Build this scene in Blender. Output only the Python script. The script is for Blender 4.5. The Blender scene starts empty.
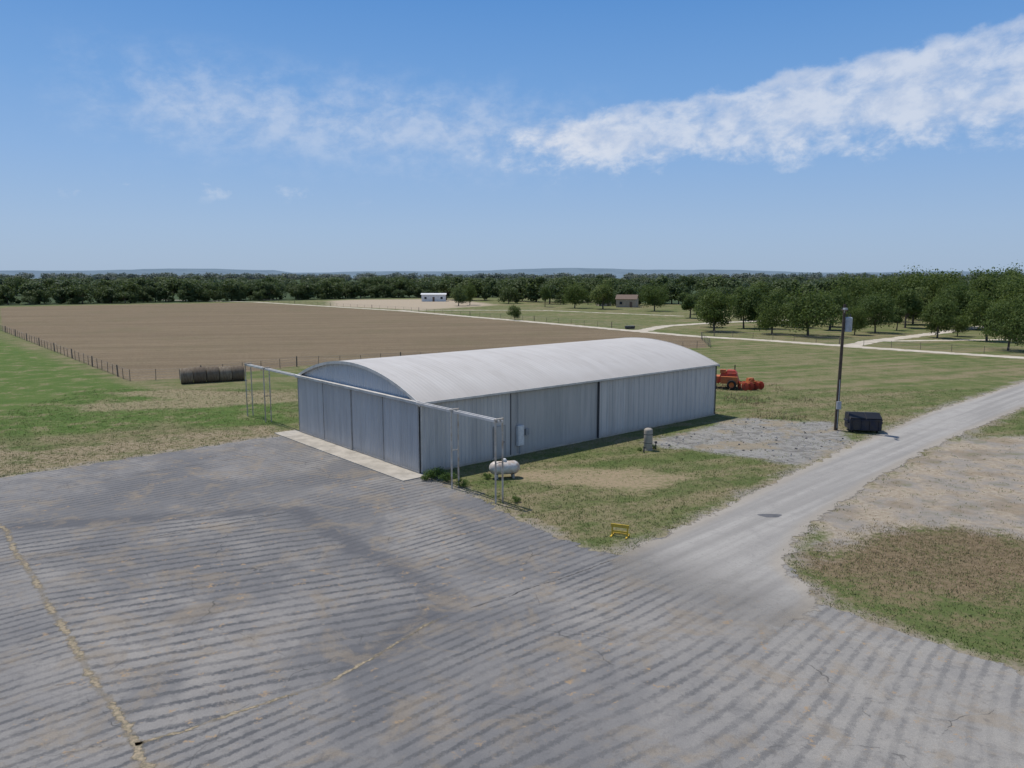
import bpy, math, random
import numpy as np
from mathutils import Vector, Matrix
random.seed(7); rng=np.random.default_rng(7)
sc=bpy.context.scene
sc.view_settings.view_transform='Standard'; sc.view_settings.look='None'; sc.view_settings.exposure=0
COL=sc.collection

# ------------------------------------------------------------ node helpers
class G:
    def __init__(s,nt): s.nt=nt
    def n(s,t,**k):
        nd=s.nt.nodes.new(t)
        for a,b in k.items(): setattr(nd,a,b)
        return nd
    def put(s,inp,v):
        if isinstance(v,bpy.types.NodeSocket): s.nt.links.new(v,inp)
        else:
            if isinstance(v,(tuple,list)) and len(v)==3 and inp.type=='RGBA': v=(*v,1)
            inp.default_value=v
    def m(s,op,a,b=0.0,c=None,clamp=False):
        nd=s.n('ShaderNodeMath',operation=op,use_clamp=clamp)
        s.put(nd.inputs[0],a); s.put(nd.inputs[1],b)
        if c is not None: s.put(nd.inputs[2],c)
        return nd.outputs[0]
    def mix(s,f,a,b,blend='MIX'):
        nd=s.n('ShaderNodeMix',data_type='RGBA',blend_type=blend)
        s.put(nd.inputs[0],f); s.put(nd.inputs[6],a); s.put(nd.inputs[7],b)
        return nd.outputs[2]
    def ss(s,x,lo,hi,a=0.0,b=1.0):
        nd=s.n('ShaderNodeMapRange',interpolation_type='SMOOTHSTEP')
        s.put(nd.inputs[0],x)
        for i,v in zip((1,2,3,4),(lo,hi,a,b)): s.put(nd.inputs[i],v)
        return nd.outputs[0]
    def noise(s,vec,scale,detail=4,rough=.55,dist=0):
        nd=s.n('ShaderNodeTexNoise')
        s.put(nd.inputs['Vector'],vec); nd.inputs['Scale'].default_value=scale
        nd.inputs['Detail'].default_value=detail; nd.inputs['Roughness'].default_value=rough
        nd.inputs['Distortion'].default_value=dist
        return nd.outputs[0]
    def pos(s): return s.n('ShaderNodeNewGeometry').outputs['Position']
    def obj(s): return s.n('ShaderNodeTexCoord').outputs['Object']
    def mapv(s,vec,scale=(1,1,1),rot=(0,0,0),loc=(0,0,0)):
        if any(rot):
            r=s.n('ShaderNodeMapping'); s.put(r.inputs[0],vec); r.inputs[2].default_value=rot; vec=r.outputs[0]
        nd=s.n('ShaderNodeMapping'); s.put(nd.inputs[0],vec)
        nd.inputs[1].default_value=loc; nd.inputs[3].default_value=scale
        return nd.outputs[0]
    def attr(s,name): return s.n('ShaderNodeAttribute',attribute_name=name).outputs['Fac']
    def sep(s,v):
        nd=s.n('ShaderNodeSeparateXYZ'); s.put(nd.inputs[0],v); return nd.outputs
    def bump(s,h,strength=.3,dist=.05):
        nd=s.n('ShaderNodeBump'); s.put(nd.inputs['Height'],h)
        nd.inputs['Strength'].default_value=strength; nd.inputs['Distance'].default_value=dist
        return nd.outputs[0]
def newmat(name,rough=.8,metal=0,spec=.3):
    m=bpy.data.materials.new(name); m.use_nodes=True
    g=G(m.node_tree); b=m.node_tree.nodes['Principled BSDF']
    b.inputs['Roughness'].default_value=rough; b.inputs['Metallic'].default_value=metal
    b.inputs['Specular IOR Level'].default_value=spec
    return m,g,b
def simple(name,c,rough=.7,metal=0,var=.25,scale=3,c2=None,spec=.3,coord='obj'):
    m,g,b=newmat(name,rough,metal,spec)
    v=g.obj()
    f=g.ss(g.noise(v,scale,6,.65),.35,.68)
    c2=c2 or tuple(x*(1-var) for x in c)
    g.put(b.inputs['Base Color'],g.mix(f,c,c2))
    return m

# ------------------------------------------------------------ mesh builder
class B:
    def __init__(s): s.v=[];s.f=[];s.mi=[];s.sm=[]
    def add(s,vs,fs,m=0,smooth=False):
        o=len(s.v); s.v+= [tuple(p) for p in vs]
        for f in fs: s.f.append(tuple(i+o for i in f)); s.mi.append(m); s.sm.append(smooth)
    def box(s,c,d,m=0,rot=None,taper=(1,1),shift=(0,0)):
        hx,hy,hz=d[0]/2,d[1]/2,d[2]/2
        vs=[]
        for z in (-1,1):
            t=taper if z>0 else (1,1); sh=shift if z>0 else (0,0)
            for x,y in ((-1,-1),(1,-1),(1,1),(-1,1)):
                vs.append(Vector((x*hx*t[0]+sh[0],y*hy*t[1]+sh[1],z*hz)))
        if rot is not None: vs=[rot@p for p in vs]
        vs=[p+Vector(c) for p in vs]
        s.add(vs,[(3,2,1,0),(4,5,6,7),(0,1,5,4),(1,2,6,5),(2,3,7,6),(3,0,4,7)],m)
    def cyl(s,p0,p1,r0,r1=None,m=0,seg=12,cap=True):
        r1=r0 if r1 is None else r1
        p0=Vector(p0);p1=Vector(p1); q=(p1-p0).to_track_quat('Z','Y')
        vs=[]
        for p,r in ((p0,r0),(p1,r1)):
            for i in range(seg):
                a=2*math.pi*i/seg; vs.append(p+q@Vector((r*math.cos(a),r*math.sin(a),0)))
        s.add(vs,[(i,(i+1)%seg,seg+(i+1)%seg,seg+i) for i in range(seg)],m,True)
        if cap:
            s.add(vs[:seg],[tuple(range(seg))[::-1]],m); s.add(vs[seg:],[tuple(range(seg))],m)
    def lathe(s,prof,p0,axis,m=0,seg=24):
        q=Vector(axis).to_track_quat('Z','Y'); p0=Vector(p0); vs=[]
        for r,z in prof:
            for i in range(seg):
                a=2*math.pi*i/seg; vs.append(p0+q@Vector((r*math.cos(a),r*math.sin(a),z)))
        fs=[]
        for k in range(len(prof)-1):
            for i in range(seg):
                j=(i+1)%seg; fs.append((k*seg+i,k*seg+j,(k+1)*seg+j,(k+1)*seg+i))
        s.add(vs,fs,m,True)
    def obj(s,name,mats,loc=(0,0,0),rz=0,parent=None,bevel=0):
        me=bpy.data.meshes.new(name); me.from_pydata(s.v,[],s.f)
        for m in mats: me.materials.append(m)
        me.polygons.foreach_set('material_index',s.mi); me.polygons.foreach_set('use_smooth',s.sm)
        me.update()
        o=bpy.data.objects.new(name,me); COL.objects.link(o)
        o.location=loc; o.rotation_euler=(0,0,rz)
        if parent: o.parent=parent
        if bevel:
            bm=o.modifiers.new('bevel','BEVEL'); bm.width=bevel; bm.segments=2; bm.limit_method='ANGLE'
        return o
def empty(name,loc=(0,0,0),rz=0):
    e=bpy.data.objects.new(name,None); COL.objects.link(e); e.location=loc; e.rotation_euler=(0,0,rz); return e

def sdpoly(P,X,Y):
    d=np.full(X.shape,1e12); ins=np.zeros(X.shape,bool)
    n=len(P)
    for i in range(n):
        ax,ay=P[i]; bx,by=P[(i+1)%n]; ex,ey=bx-ax,by-ay
        t=np.clip(((X-ax)*ex+(Y-ay)*ey)/(ex*ex+ey*ey),0,1)
        d=np.minimum(d,(X-ax-t*ex)**2+(Y-ay-t*ey)**2)
        if ay!=by:
            c=((ay>Y)!=(by>Y))&(X<ex*(Y-ay)/ey+ax); ins^=c
    d=np.sqrt(d); return np.where(ins,d,-d)
def dline(P,X,Y):
    d=np.full(X.shape,1e12)
    for (ax,ay),(bx,by) in zip(P[:-1],P[1:]):
        ex,ey=bx-ax,by-ay
        t=np.clip(((X-ax)*ex+(Y-ay)*ey)/(ex*ex+ey*ey),0,1)
        d=np.minimum(d,(X-ax-t*ex)**2+(Y-ay-t*ey)**2)
    return np.sqrt(d)
def sheet(name,xs,ys,z,attrs,mat,keep=None):
    X,Y=np.meshgrid(xs,ys); nx,ny=len(xs),len(ys)
    A={k:f(X,Y) for k,f in attrs.items()}
    idx=np.arange(nx*ny).reshape(ny,nx)
    q=np.stack([idx[:-1,:-1],idx[:-1,1:],idx[1:,1:],idx[1:,:-1]],-1).reshape(-1,4)
    if keep is not None:
        K=A[keep[0]].ravel()>keep[1]; q=q[K[q].any(1)]
    used=np.unique(q); remap=np.zeros(nx*ny,int); remap[used]=np.arange(len(used)); q=remap[q]
    V=np.stack([X.ravel(),Y.ravel(),np.full(nx*ny,z)],-1)[used]
    me=bpy.data.meshes.new(name); me.from_pydata(V.tolist(),[],q.tolist())
    for k,a in A.items():
        at=me.attributes.new(k,'FLOAT','POINT'); at.data.foreach_set('value',a.ravel()[used].astype(np.float32))
    me.materials.append(mat); me.update()
    o=bpy.data.objects.new(name,me); COL.objects.link(o); return o
def grow(a,b,step,end,k):
    r=list(np.arange(a,b,step)); s=step
    x=r[-1]
    while x<end: s*=k; x+=s; r.append(x)
    return r

# ------------------------------------------------------------ layout (metres, camera tripod at origin)
ANG=math.radians(40.8); L=(math.cos(ANG),math.sin(ANG)); F=(-L[1],L[0]); A0=(-5.42,45.05)
def hl(s,t): return (A0[0]+L[0]*s+F[0]*t, A0[1]+L[1]*s+F[1]*t)
LEN=30.3; WID=16.44; EAVE=4.4; RISE=1.7
APRON=[(-90,-14),(-62,14.5),(-30.6,44.1),(-19.2,54.7),(-16.6,56.6),(-5.2,44.2),(-1.72,39.6),(2.2,33.4),(4.66,31.2),(9.3,36.3),(12,34),(11.4,29.5),(11.3,26.5),(13.2,24.3),(15.6,21.7),(22,12),(30,-2),(36,-14)]
ROAD=[(4.2,31.0),(9.3,36.3),(17.9,46.0),(23.8,52.4),(37,66.2),(58,85.3),(90,114),(150,168),(155,162),(97,108),(66,80),(47.7,69.4),(38.4,60.6),(31.2,54),(21.4,43.6),(14.2,35.2),(11.3,30.5),(11.5,26.6),(8,23.5),(2,24)]
FIELD=[(-111,165.6),(-43.7,86.1),(-39.3,87.8),(-28.2,100.6),(0,113),(33,127),(36.8,147),(27.2,160.5),(7.1,190.5),(-37.7,254),(-115.4,338),(-194,289)]
GREEN=[(-105,152),(-44.4,84.6),(-36.2,78),(-22.4,74),(-17.5,61),(-24,59),(-29,62),(-32,57),(-38,56),(-44,58),(-75,60),(-130,120)]
DIRT=[(15,36.5),(21.4,43.6),(31.2,54),(36,56),(42,56),(60,52),(70,30),(34,29),(24.2,33.0),(21.2,35.2),(17.6,34.6),(13.6,31.2)]
DIRT2=[(-1,45.2),(3,46.3),(8,45.6),(10.5,44.2),(7,41.2),(4.5,42.6),(1,43.4)]
GRAVEL=[(9.4,54.2),(15.2,58.8),(19.1,63.5),(26,61.5),(25.5,57),(24.5,53),(18.6,47),(15.4,49.6),(10,53)]
DRYEDGE=[(-62,15),(-31,44),(-19,55),(-17,58.5),(-20,60),(-27,55),(-33,50.5),(-40,55),(-52,46),(-85,20)]
DRY3=[(-36,80),(-22,76),(-20,72),(-29,68),(-38,66.5),(-41,70),(-33,73),(-42,77)]
PATCHG=[(11,29.3),(13.2,32.4),(17.6,36),(21.2,36.3),(23.9,34.1),(60,22),(40,0),(30,0),(22,12),(15.6,21.7),(13.2,24.3),(11.3,26.5)]
BROWN=[(11.5,29.5),(14,33),(17.6,36),(24,34),(34,28),(30,25),(22,28),(18,27.2),(14.5,28.5)]
LOT=[(-88,370),(-31,386),(-4.8,308),(-31.9,264),(-71,298)]
FOREST=[(-3000,280),(-260,270),(-196,300),(-115,352),(-60,400),(10,410),(60,330),(150,260),(260,150),(3000,100),(3000,6000),(-3000,6000)]
PANEL=[(-24.1,34.8),(-11.6,37.55),(-2.48,26.65),(-5.45,21.26),(-9.72,18.08)]

# ------------------------------------------------------------ ground
m,g,b=newmat('ground_mat',.95,0,.1)
p=g.pos()
n1=g.noise(p,.05,5,.6); n2=g.noise(p,.45,5,.6); n3=g.noise(p,3.5,4,.7); n4=g.noise(p,17,3,.7)
nm=g.m('ADD',g.m('MULTIPLY',n2,.6),g.m('MULTIPLY',n3,.4))
def mask(name,amp,w,nz=nm):
    return g.ss(g.m('ADD',g.attr(name),g.m('MULTIPLY',g.m('SUBTRACT',nz,.5),amp)),-w,w)
st=g.noise(g.mapv(p,(.03,.42,1),(0,0,-math.radians(22))),1,4,.6)
green=g.mix(g.ss(n2,.35,.65),(.098,.130,.040),(.138,.158,.056))
dry=g.mix(g.ss(n3,.35,.65),(.21,.175,.095),(.27,.22,.135))
dryf=g.m('ADD',g.m('ADD',g.m('MULTIPLY',n1,.5),g.m('MULTIPLY',n2,.45)),g.m('ADD',g.m('MULTIPLY',st,.75),g.m('MULTIPLY',n3,.35)))
c=g.mix(g.ss(dryf,.90,1.22),green,dry)
lush=g.mix(g.ss(n2,.35,.65),(.082,.135,.030),(.115,.16,.042))
c=g.mix(g.m('MULTIPLY',mask('green',6,1.2),g.ss(nm,.62,.50)),c,lush)
c=g.mix(g.m('MULTIPLY',mask('dryedge',4,.8),g.ss(nm,.38,.56,.3,1)),c,g.mix(g.ss(n3,.35,.65),(.22,.175,.10),(.33,.27,.18)))
c=g.mix(g.m('MULTIPLY',mask('dry3',5,1),g.ss(n3,.3,.6,.3,1)),c,(.29,.235,.145))
patch=g.mix(g.ss(g.m('ADD',g.m('MULTIPLY',n2,.6),g.m('MULTIPLY',n3,.5)),.47,.68),(.105,.135,.044),(.21,.17,.095))
brn=g.mix(g.ss(n3,.35,.65),(.165,.118,.07),(.24,.18,.115))
patch=g.mix(g.m('MULTIPLY',mask('brown',9,2.0),g.ss(nm,.36,.5,.35,.9)),patch,brn)
c=g.mix(mask('patchg',1.2,.2),c,patch)
furrow=g.m('MULTIPLY',g.m('SINE',g.m('ADD',g.m('MULTIPLY',g.sep(g.mapv(p,(1,1,1),(0,0,-math.radians(12))))[1],2*math.pi/3.2),g.m('MULTIPLY',n2,3))),.5)
fst=g.noise(g.mapv(p,(.015,.22,1),(0,0,-math.radians(12))),1,5,.65)
fld=g.mix(g.ss(fst,.35,.65),(.195,.150,.095),(.265,.205,.130))
fld=g.mix(g.m('MULTIPLY',g.ss(n1,.48,.7),.45),fld,(.175,.155,.085))
fld=g.mix(g.ss(furrow,.1,.5,0,.22),fld,(.13,.10,.06))
fld=g.mix(g.ss(n2,.45,.75,0,.5),fld,(.155,.12,.075))
fld=g.mix(g.ss(n3,.40,.66,0,.75),fld,(.12,.09,.055))
c=g.mix(mask('field',2.0,.5),c,fld)
grav=g.mix(g.ss(n4,.35,.65),(.25,.24,.22),(.35,.335,.305))
grav=g.mix(g.ss(g.noise(p,.9,6,.7,1.2),.46,.60,0,.8),grav,(.16,.152,.142))
grav=g.mix(g.ss(g.noise(p,.35,4,.6),.5,.62,0,.75),grav,(.30,.245,.165))
grav=g.mix(g.ss(g.noise(p,1.6,5,.7),.60,.68,0,.7),grav,(.14,.145,.065))
c=g.mix(g.m('MULTIPLY',mask('gravel',5.5,.6),g.ss(n3,.25,.5,.5,1)),c,grav)
dirt=g.mix(g.ss(n3,.35,.65),(.31,.25,.18),(.42,.36,.275))
dirt=g.mix(g.ss(n2,.4,.62),dirt,(.29,.265,.235))
dirt=g.mix(g.ss(g.noise(p,.25,5,.6),.5,.62,0,.5),dirt,(.24,.185,.12))
dirt=g.mix(g.ss(g.noise(p,1.1,6,.75),.56,.68,0,.7),dirt,(.15,.145,.07))
c=g.mix(g.m('MULTIPLY',mask('dirt',5,.7),g.ss(n2,.72,.55,.35,1)),c,dirt)
c=g.mix(g.m('MULTIPLY',mask('dirt2',4.5,1.2),g.ss(n3,.3,.6,.35,.85)),c,(.36,.275,.18))
c=g.mix(mask('lot',14,4),c,(.40,.33,.24))
c=g.mix(mask('forest',10,3),c,(.055,.08,.035))
c=g.mix(g.m('MULTIPLY',g.ss(g.m('ADD',g.attr('paved'),g.m('MULTIPLY',g.m('SUBTRACT',nm,.5),4.0)),-1.1,.1),.8),c,dirt)
c=g.mix(g.ss(n4,.3,.75,.22,0),c,g.mix(.5,c,(.02,.02,.01)))
g.put(b.inputs['Base Color'],c)
g.put(b.inputs['Normal'],g.bump(g.m('ADD',n3,n4),.6,.12))
GM=m
xs_r=grow(0,70,.7,6000,1.09); xs=[-x for x in xs_r[:0:-1]]+xs_r
ys=[-300,-120,-50,-20]+grow(-8,100,.7,6500,1.06)
at={'field':lambda X,Y:sdpoly(FIELD,X,Y),'green':lambda X,Y:sdpoly(GREEN,X,Y),'dirt':lambda X,Y:sdpoly(DIRT,X,Y),
 'dirt2':lambda X,Y:sdpoly(DIRT2,X,Y),'gravel':lambda X,Y:sdpoly(GRAVEL,X,Y),'dryedge':lambda X,Y:sdpoly(DRYEDGE,X,Y),
 'dry3':lambda X,Y:sdpoly(DRY3,X,Y),'patchg':lambda X,Y:sdpoly(PATCHG,X,Y),'lot':lambda X,Y:sdpoly(LOT,X,Y),'forest':lambda X,Y:sdpoly(FOREST,X,Y),
 'brown':lambda X,Y:sdpoly(BROWN,X,Y),'paved':lambda X,Y:np.maximum(sdpoly(APRON,X,Y),sdpoly(ROAD,X,Y))}
sheet('ground',xs,ys,0,at,GM)

# ------------------------------------------------------------ apron
def alpha_out(m,g,b,mask):
    out=m.node_tree.nodes['Material Output']
    tr=g.n('ShaderNodeBsdfTransparent'); mx=g.n('ShaderNodeMixShader')
    g.put(mx.inputs[0],mask); g.nt.links.new(tr.outputs[0],mx.inputs[1]); g.nt.links.new(b.outputs[0],mx.inputs[2])
    g.nt.links.new(mx.outputs[0],out.inputs['Surface'])
m,g,b=newmat('apron_mat',.9,0,.15)
p=g.pos()
n1=g.noise(p,.11,5,.6); n2=g.noise(p,.8,6,.65); n3=g.noise(p,6,5,.7); n4=g.noise(p,38,3,.7)
pan=g.ss(g.m('ADD',g.attr('panel'),g.m('MULTIPLY',g.m('SUBTRACT',n2,.5),.5)),-.08,.08)
def stripes(u,per,ph=0):
    a=g.m('ADD',g.m('MULTIPLY',u,2*math.pi/per),g.m('ADD',g.m('MULTIPLY',g.m('SUBTRACT',n2,.5),2.4),g.m('MULTIPLY',g.m('SUBTRACT',n1,.5),7)))
    return g.m('SINE',a)
sA=stripes(g.attr('ua'),.64); sB=stripes(g.attr('ub'),.46)
s=g.m('ADD',g.m('MULTIPLY',sA,pan),g.m('MULTIPLY',sB,g.m('SUBTRACT',1.0,pan)))
s=g.ss(g.m('ADD',g.m('ADD',s,g.m('MULTIPLY',g.m('SUBTRACT',n3,.5),3.4)),g.m('MULTIPLY',g.m('SUBTRACT',n4,.5),1.6)),-1.05,-.05)
wm_=g.attr('warm')
amt=g.m('MULTIPLY',g.ss(g.m('ADD',g.m('MULTIPLY',g.noise(p,.2,5,.65),.6),g.m('MULTIPLY',n2,.4)),.38,.60,.2,1.0),g.ss(wm_,0,1,1,.6))
amt=g.m('ADD',amt,g.m('MULTIPLY',pan,.2),clamp=True)
light=g.mix(g.ss(n1,.35,.65),(.225,.217,.208),(.315,.295,.265))
light=g.mix(g.ss(wm_,0,1),light,(.335,.315,.28))
light=g.mix(g.ss(n2,.35,.7,0,.5),light,(.20,.195,.188))
dark=g.mix(g.ss(n2,.3,.7),(.075,.078,.086),(.12,.12,.12))
dark=g.mix(g.ss(wm_,0,1,0,.6),dark,(.16,.155,.148))
f=g.m('SUBTRACT',1.0,g.m('MULTIPLY',g.m('SUBTRACT',1.0,s),amt))
dk=g.m('MULTIPLY',g.ss(g.noise(p,.085,5,.65,.5),.44,.57),g.ss(wm_,0,1,.75,.12))
c=g.mix(f,dark,g.mix(dk,light,(.15,.15,.153)))
bd=g.ss(g.m('ADD',g.attr('band'),g.m('MULTIPLY',g.m('SUBTRACT',n2,.5),2.6)),1.05,.1)
c=g.mix(g.m('MULTIPLY',bd,.65),c,(.09,.093,.102))
c=g.mix(g.m('MULTIPLY',g.ss(g.noise(p,.5,6,.72,.6),.49,.64),.5),c,(.29,.235,.165))
c=g.mix(g.m('MULTIPLY',g.ss(g.noise(p,2.2,6,.75,.4),.52,.66),.40),c,(.12,.115,.11))
c=g.mix(g.ss(n4,.25,.75,.36,-.0),c,(.05,.05,.05))
sp=g.m('MULTIPLY',g.ss(g.noise(p,1.5,6,.78),.59,.64),g.ss(g.noise(p,.13,3,.5),.41,.55))
c=g.mix(g.m('MULTIPLY',sp,.8),c,(.32,.225,.13))
# hairline cracks
va=g.n('ShaderNodeVectorMath',operation='ADD'); g.put(va.inputs[0],p); nc=g.n('ShaderNodeTexNoise'); g.put(nc.inputs['Vector'],p); nc.inputs['Scale'].default_value=.9; nc.inputs['Detail'].default_value=5
g.put(va.inputs[1],nc.outputs['Color']); ve=g.n('ShaderNodeTexVoronoi',feature='DISTANCE_TO_EDGE'); g.put(ve.inputs['Vector'],va.outputs[0]); ve.inputs['Scale'].default_value=.2
ck=g.m('MULTIPLY',g.ss(ve.outputs['Distance'],.0045,.0015),g.m('MULTIPLY',g.ss(n2,.45,.56),g.ss(g.noise(p,.12,3,.5,0),.45,.58)))
c=g.mix(g.m('MULTIPLY',ck,.65),c,(.05,.048,.045))
g.put(b.inputs['Base Color'],c)
g.put(b.inputs['Normal'],g.bump(g.m('ADD',g.m('MULTIPLY',n4,.5),g.m('MULTIPLY',s,.5)),.35,.03))
alpha_out(m,g,b,g.ss(g.m('ADD',g.attr('edge'),g.m('MULTIPLY',g.m('SUBTRACT',n2,.5),2.0)),-.06,.06))
def ufield(X,Y):
    lin=-math.sin(math.radians(43))*X+math.cos(math.radians(43))*Y
    rad=np.hypot(X-27,Y-11)-9.8
    t=np.clip((X+1)/16,0,1); t=t*t*(3-2*t)
    return lin*(1-t)+rad*t
def afield(X,Y):
    a=np.radians(24); return -np.sin(a)*X+np.cos(a)*Y+.004*(X+10)**2
def warm(X,Y):
    return np.clip((X*.6-Y*.15+3)/7,0,1)
BAND=[(-24.1,35.3),(-11.4,38.0),(-2.3,27.0),(-5,22)]
sheet('asphalt_apron',np.arange(-92,40,.5),np.arange(-15,60,.5),.008,
 {'edge':lambda X,Y:sdpoly(APRON,X,Y),'panel':lambda X,Y:sdpoly(PANEL,X,Y),'ua':afield,'ub':ufield,'warm':warm,
  'band':lambda X,Y:dline(BAND,X,Y)},m,('edge',-1.5))
def ribbon(name,P,w,z,mat,seed):
    r=np.random.default_rng(seed); vs=[];av=[];fs=[]
    pts=[]
    for (ax,ay),(bx,by) in zip(P[:-1],P[1:]):
        n=int(math.hypot(bx-ax,by-ay)/.35)
        for i in range(n): t=i/n; pts.append((ax+(bx-ax)*t,ay+(by-ay)*t))
    pts.append(P[-1]); wob=np.cumsum(r.normal(0,.035,len(pts))); wob-=np.linspace(0,wob[-1],len(pts))
    for i,(x,y) in enumerate(pts):
        a=pts[max(i-1,0)]; c_=pts[min(i+1,len(pts)-1)]; dx,dy=c_[0]-a[0],c_[1]-a[1]; l=math.hypot(dx,dy); nx,ny=-dy/l,dx/l
        for k in (-1,0,1): vs.append((x+nx*(k*w+wob[i]),y+ny*(k*w+wob[i]),z)); av.append(1.0-abs(k))
    for i in range(len(pts)-1):
        for k in (0,1): fs.append((3*i+k,3*i+k+1,3*i+4+k,3*i+3+k))
    me=bpy.data.meshes.new(name); me.from_pydata(vs,[],fs); at=me.attributes.new('mid','FLOAT','POINT'); at.data.foreach_set('value',av)
    me.materials.append(mat); o=bpy.data.objects.new(name,me); COL.objects.link(o)
def jointmat(name,c1,c2,lo,hi,gap):
    m,g,b=newmat(name,.95,0,.1); p=g.pos(); n=g.noise(p,3,5,.7)
    g.put(b.inputs['Base Color'],g.mix(g.ss(g.noise(p,9,3,.6),.35,.65),c1,c2))
    f=g.ss(g.m('ADD',g.attr('mid'),g.m('MULTIPLY',g.m('SUBTRACT',n,.5),2.2)),lo,hi)
    alpha_out(m,g,b,g.m('MULTIPLY',f,g.ss(g.noise(p,.8,3,.6),.38,.55,gap,1))); return m
JM=jointmat('joint_sand',(.34,.275,.19),(.20,.175,.12),.45,.9,.25); JD=jointmat('joint_crack',(.07,.07,.07),(.12,.11,.10),.72,.9,.05)
ribbon('joint_line',[(-33,43.5),(-24.1,34.6),(-9.72,18.08),(-1,8)],.30,.014,JM,1)
ribbon('joint_line',[(-9.72,18.08),(-5.45,21.0),(-2.3,25.6)],.16,.014,JM,2)
ribbon('joint_line',[(-2.3,25.6),(4.4,31)],.10,.014,JD,3)
ribbon('joint_line',[(-28,40),(-16,51)],.11,.014,JD,5)
ribbon('joint_line',[(-22,30),(-16,34),(-11.6,37.4)],.11,.014,JD,6)
# ------------------------------------------------------------ road
m,g,b=newmat('road_mat',.9,0,.15)
p=g.pos(); n1=g.noise(p,.2,5,.6); n2=g.noise(p,.9,6,.65); n3=g.noise(p,6,5,.7); n4=g.noise(p,38,3,.7)
stx=g.noise(g.mapv(p,(.035,.9,1),(0,0,-math.radians(43))),1,5,.6)
c=g.mix(g.ss(stx,.35,.65),(.285,.27,.245),(.385,.365,.33))
c=g.mix(g.ss(n2,.45,.7,0,.5),c,(.26,.245,.225))
c=g.mix(g.ss(n3,.52,.72,0,.45),c,(.20,.19,.18))
c=g.mix(g.ss(g.attr('edge'),.9,.1,0,.55),c,(.36,.31,.24))
c=g.mix(g.ss(n4,.25,.75,.25,0),c,(.08,.08,.08))
g.put(b.inputs['Base Color'],c); g.put(b.inputs['Normal'],g.bump(n4,.3,.02))
near=g.ss(g.m('ADD',g.attr('fade'),g.m('MULTIPLY',g.m('SUBTRACT',n2,.5),5)),0,7)
alpha_out(m,g,b,g.m('MULTIPLY',g.ss(g.m('ADD',g.attr('edge'),g.m('MULTIPLY',g.m('SUBTRACT',n2,.5),2.0)),-.10,.10),near))
sheet('road',np.arange(0,158,.8),np.arange(20,172,.8),.018,{'edge':lambda X,Y:sdpoly(ROAD,X,Y),
  'fade':lambda X,Y:(X-6)*.757+(Y-29)*.653+3},m,('edge',-1.5))
# ------------------------------------------------------------ distant dirt roads
m,g,b=newmat('dirt_road_mat',.95,0,.1)
p=g.pos(); n2=g.noise(p,.5,5,.6)
g.put(b.inputs['Base Color'],g.mix(g.ss(n2,.35,.65),(.42,.37,.29),(.52,.465,.38)))
alpha_out(m,g,b,g.ss(g.m('ADD',g.attr('edge'),g.m('MULTIPLY',g.m('SUBTRACT',n2,.5),2.2)),-.2,.2))
DR=[([(-170,372),(-115.4,343),(-37.7,258.5),(7.1,194),(27.2,163.2),(36.8,149.5),(46.2,141.5),(55.1,131.5),(62.7,122.4),(74.8,110.6),(100,90),(140,60)],1.6),
    ([(57.7,129.4),(66,139),(74.7,146),(98.7,167.5),(128,196)],1.5),([(27.2,163),(36.4,180.8),(52.5,194),(75,205)],1.6),([(66,139),(90,142),(140,150)],1.2),([(-37.7,262),(10,262),(50,225)],1.1)]
allp=lambda X,Y:np.max([w-dline(P,X,Y) for P,w in DR],axis=0)
sheet('dirt_road',np.arange(-175,145,1.2),np.arange(55,380,1.2),.012,{'edge':allp},m,('edge',-1.5))
bd=B(); pts=[(13+.55*math.cos(a)*(1+.25*math.sin(3*a)),36.9+.34*math.sin(a)*(1+.2*math.cos(2*a)),.024) for a in np.linspace(0,2*math.pi,24,endpoint=False)]
bd.add(pts,[tuple(range(24))]); bd.obj('asphalt_patch',[simple('patch_mat',(.12,.12,.125),.9)])

# ------------------------------------------------------------ hangar
def metalmat(name,c1,c2,rough=.5,metal=.1,stain=.4):
    m,g,b=newmat(name,rough,metal,.4)
    o=g.obj(); x,y,z=g.sep(o)
    along=g.m('ADD',x,y)
    sheetv=g.n('ShaderNodeTexWhiteNoise',noise_dimensions='1D'); g.put(sheetv.inputs['W'],g.m('FLOOR',g.m('DIVIDE',along,.92)))
    streak=g.noise(g.mapv(o,(3.2,3.2,.22)),1,5,.7)
    c=g.mix(sheetv.outputs['Value'],c1,c2)
    c=g.mix(g.ss(streak,.42,.72,0,stain),c,tuple(v*.62 for v in c1))
    c=g.mix(g.ss(g.m('ADD',z,g.m('MULTIPLY',streak,.9)),1.0,.35,0,.5),c,(.30,.255,.195))
    c=g.mix(g.ss(z,3.2,4.4,0,.25),c,tuple(v*.7 for v in c1))
    g.put(b.inputs['Base Color'],c)
    g.put(b.inputs['Roughness'],g.ss(streak,.3,.7,rough-.1,rough+.15))
    return m
M_side=metalmat('galvanised_side',(.47,.46,.44),(.54,.53,.51))
M_side2=metalmat('galvanised_side_dull',(.39,.385,.37),(.44,.43,.415))
M_front=metalmat('galvanised_door',(.47,.465,.45),(.54,.535,.52))
M_arch=metalmat('arch_infill',(.54,.56,.58),(.59,.605,.62),stain=.2)
M_trim=simple('trim_metal',(.64,.61,.56),.5,.1,.25,1.5)
M_dark=simple('dark_steel',(.06,.06,.065),.6)
M_rail=simple('weathered_rail',(.54,.50,.43),.6,.1,.4,2,c2=(.38,.29,.21))
M_conc=simple('concrete',(.44,.40,.335),.9,0,.3,.9)
M_white=simple('white_paint',(.68,.68,.66),.5,0,.2,4)
m,g,b=newmat('roof_metal',.6,.05,.3)
o=g.obj(); x,y,z=g.sep(o)
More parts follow.
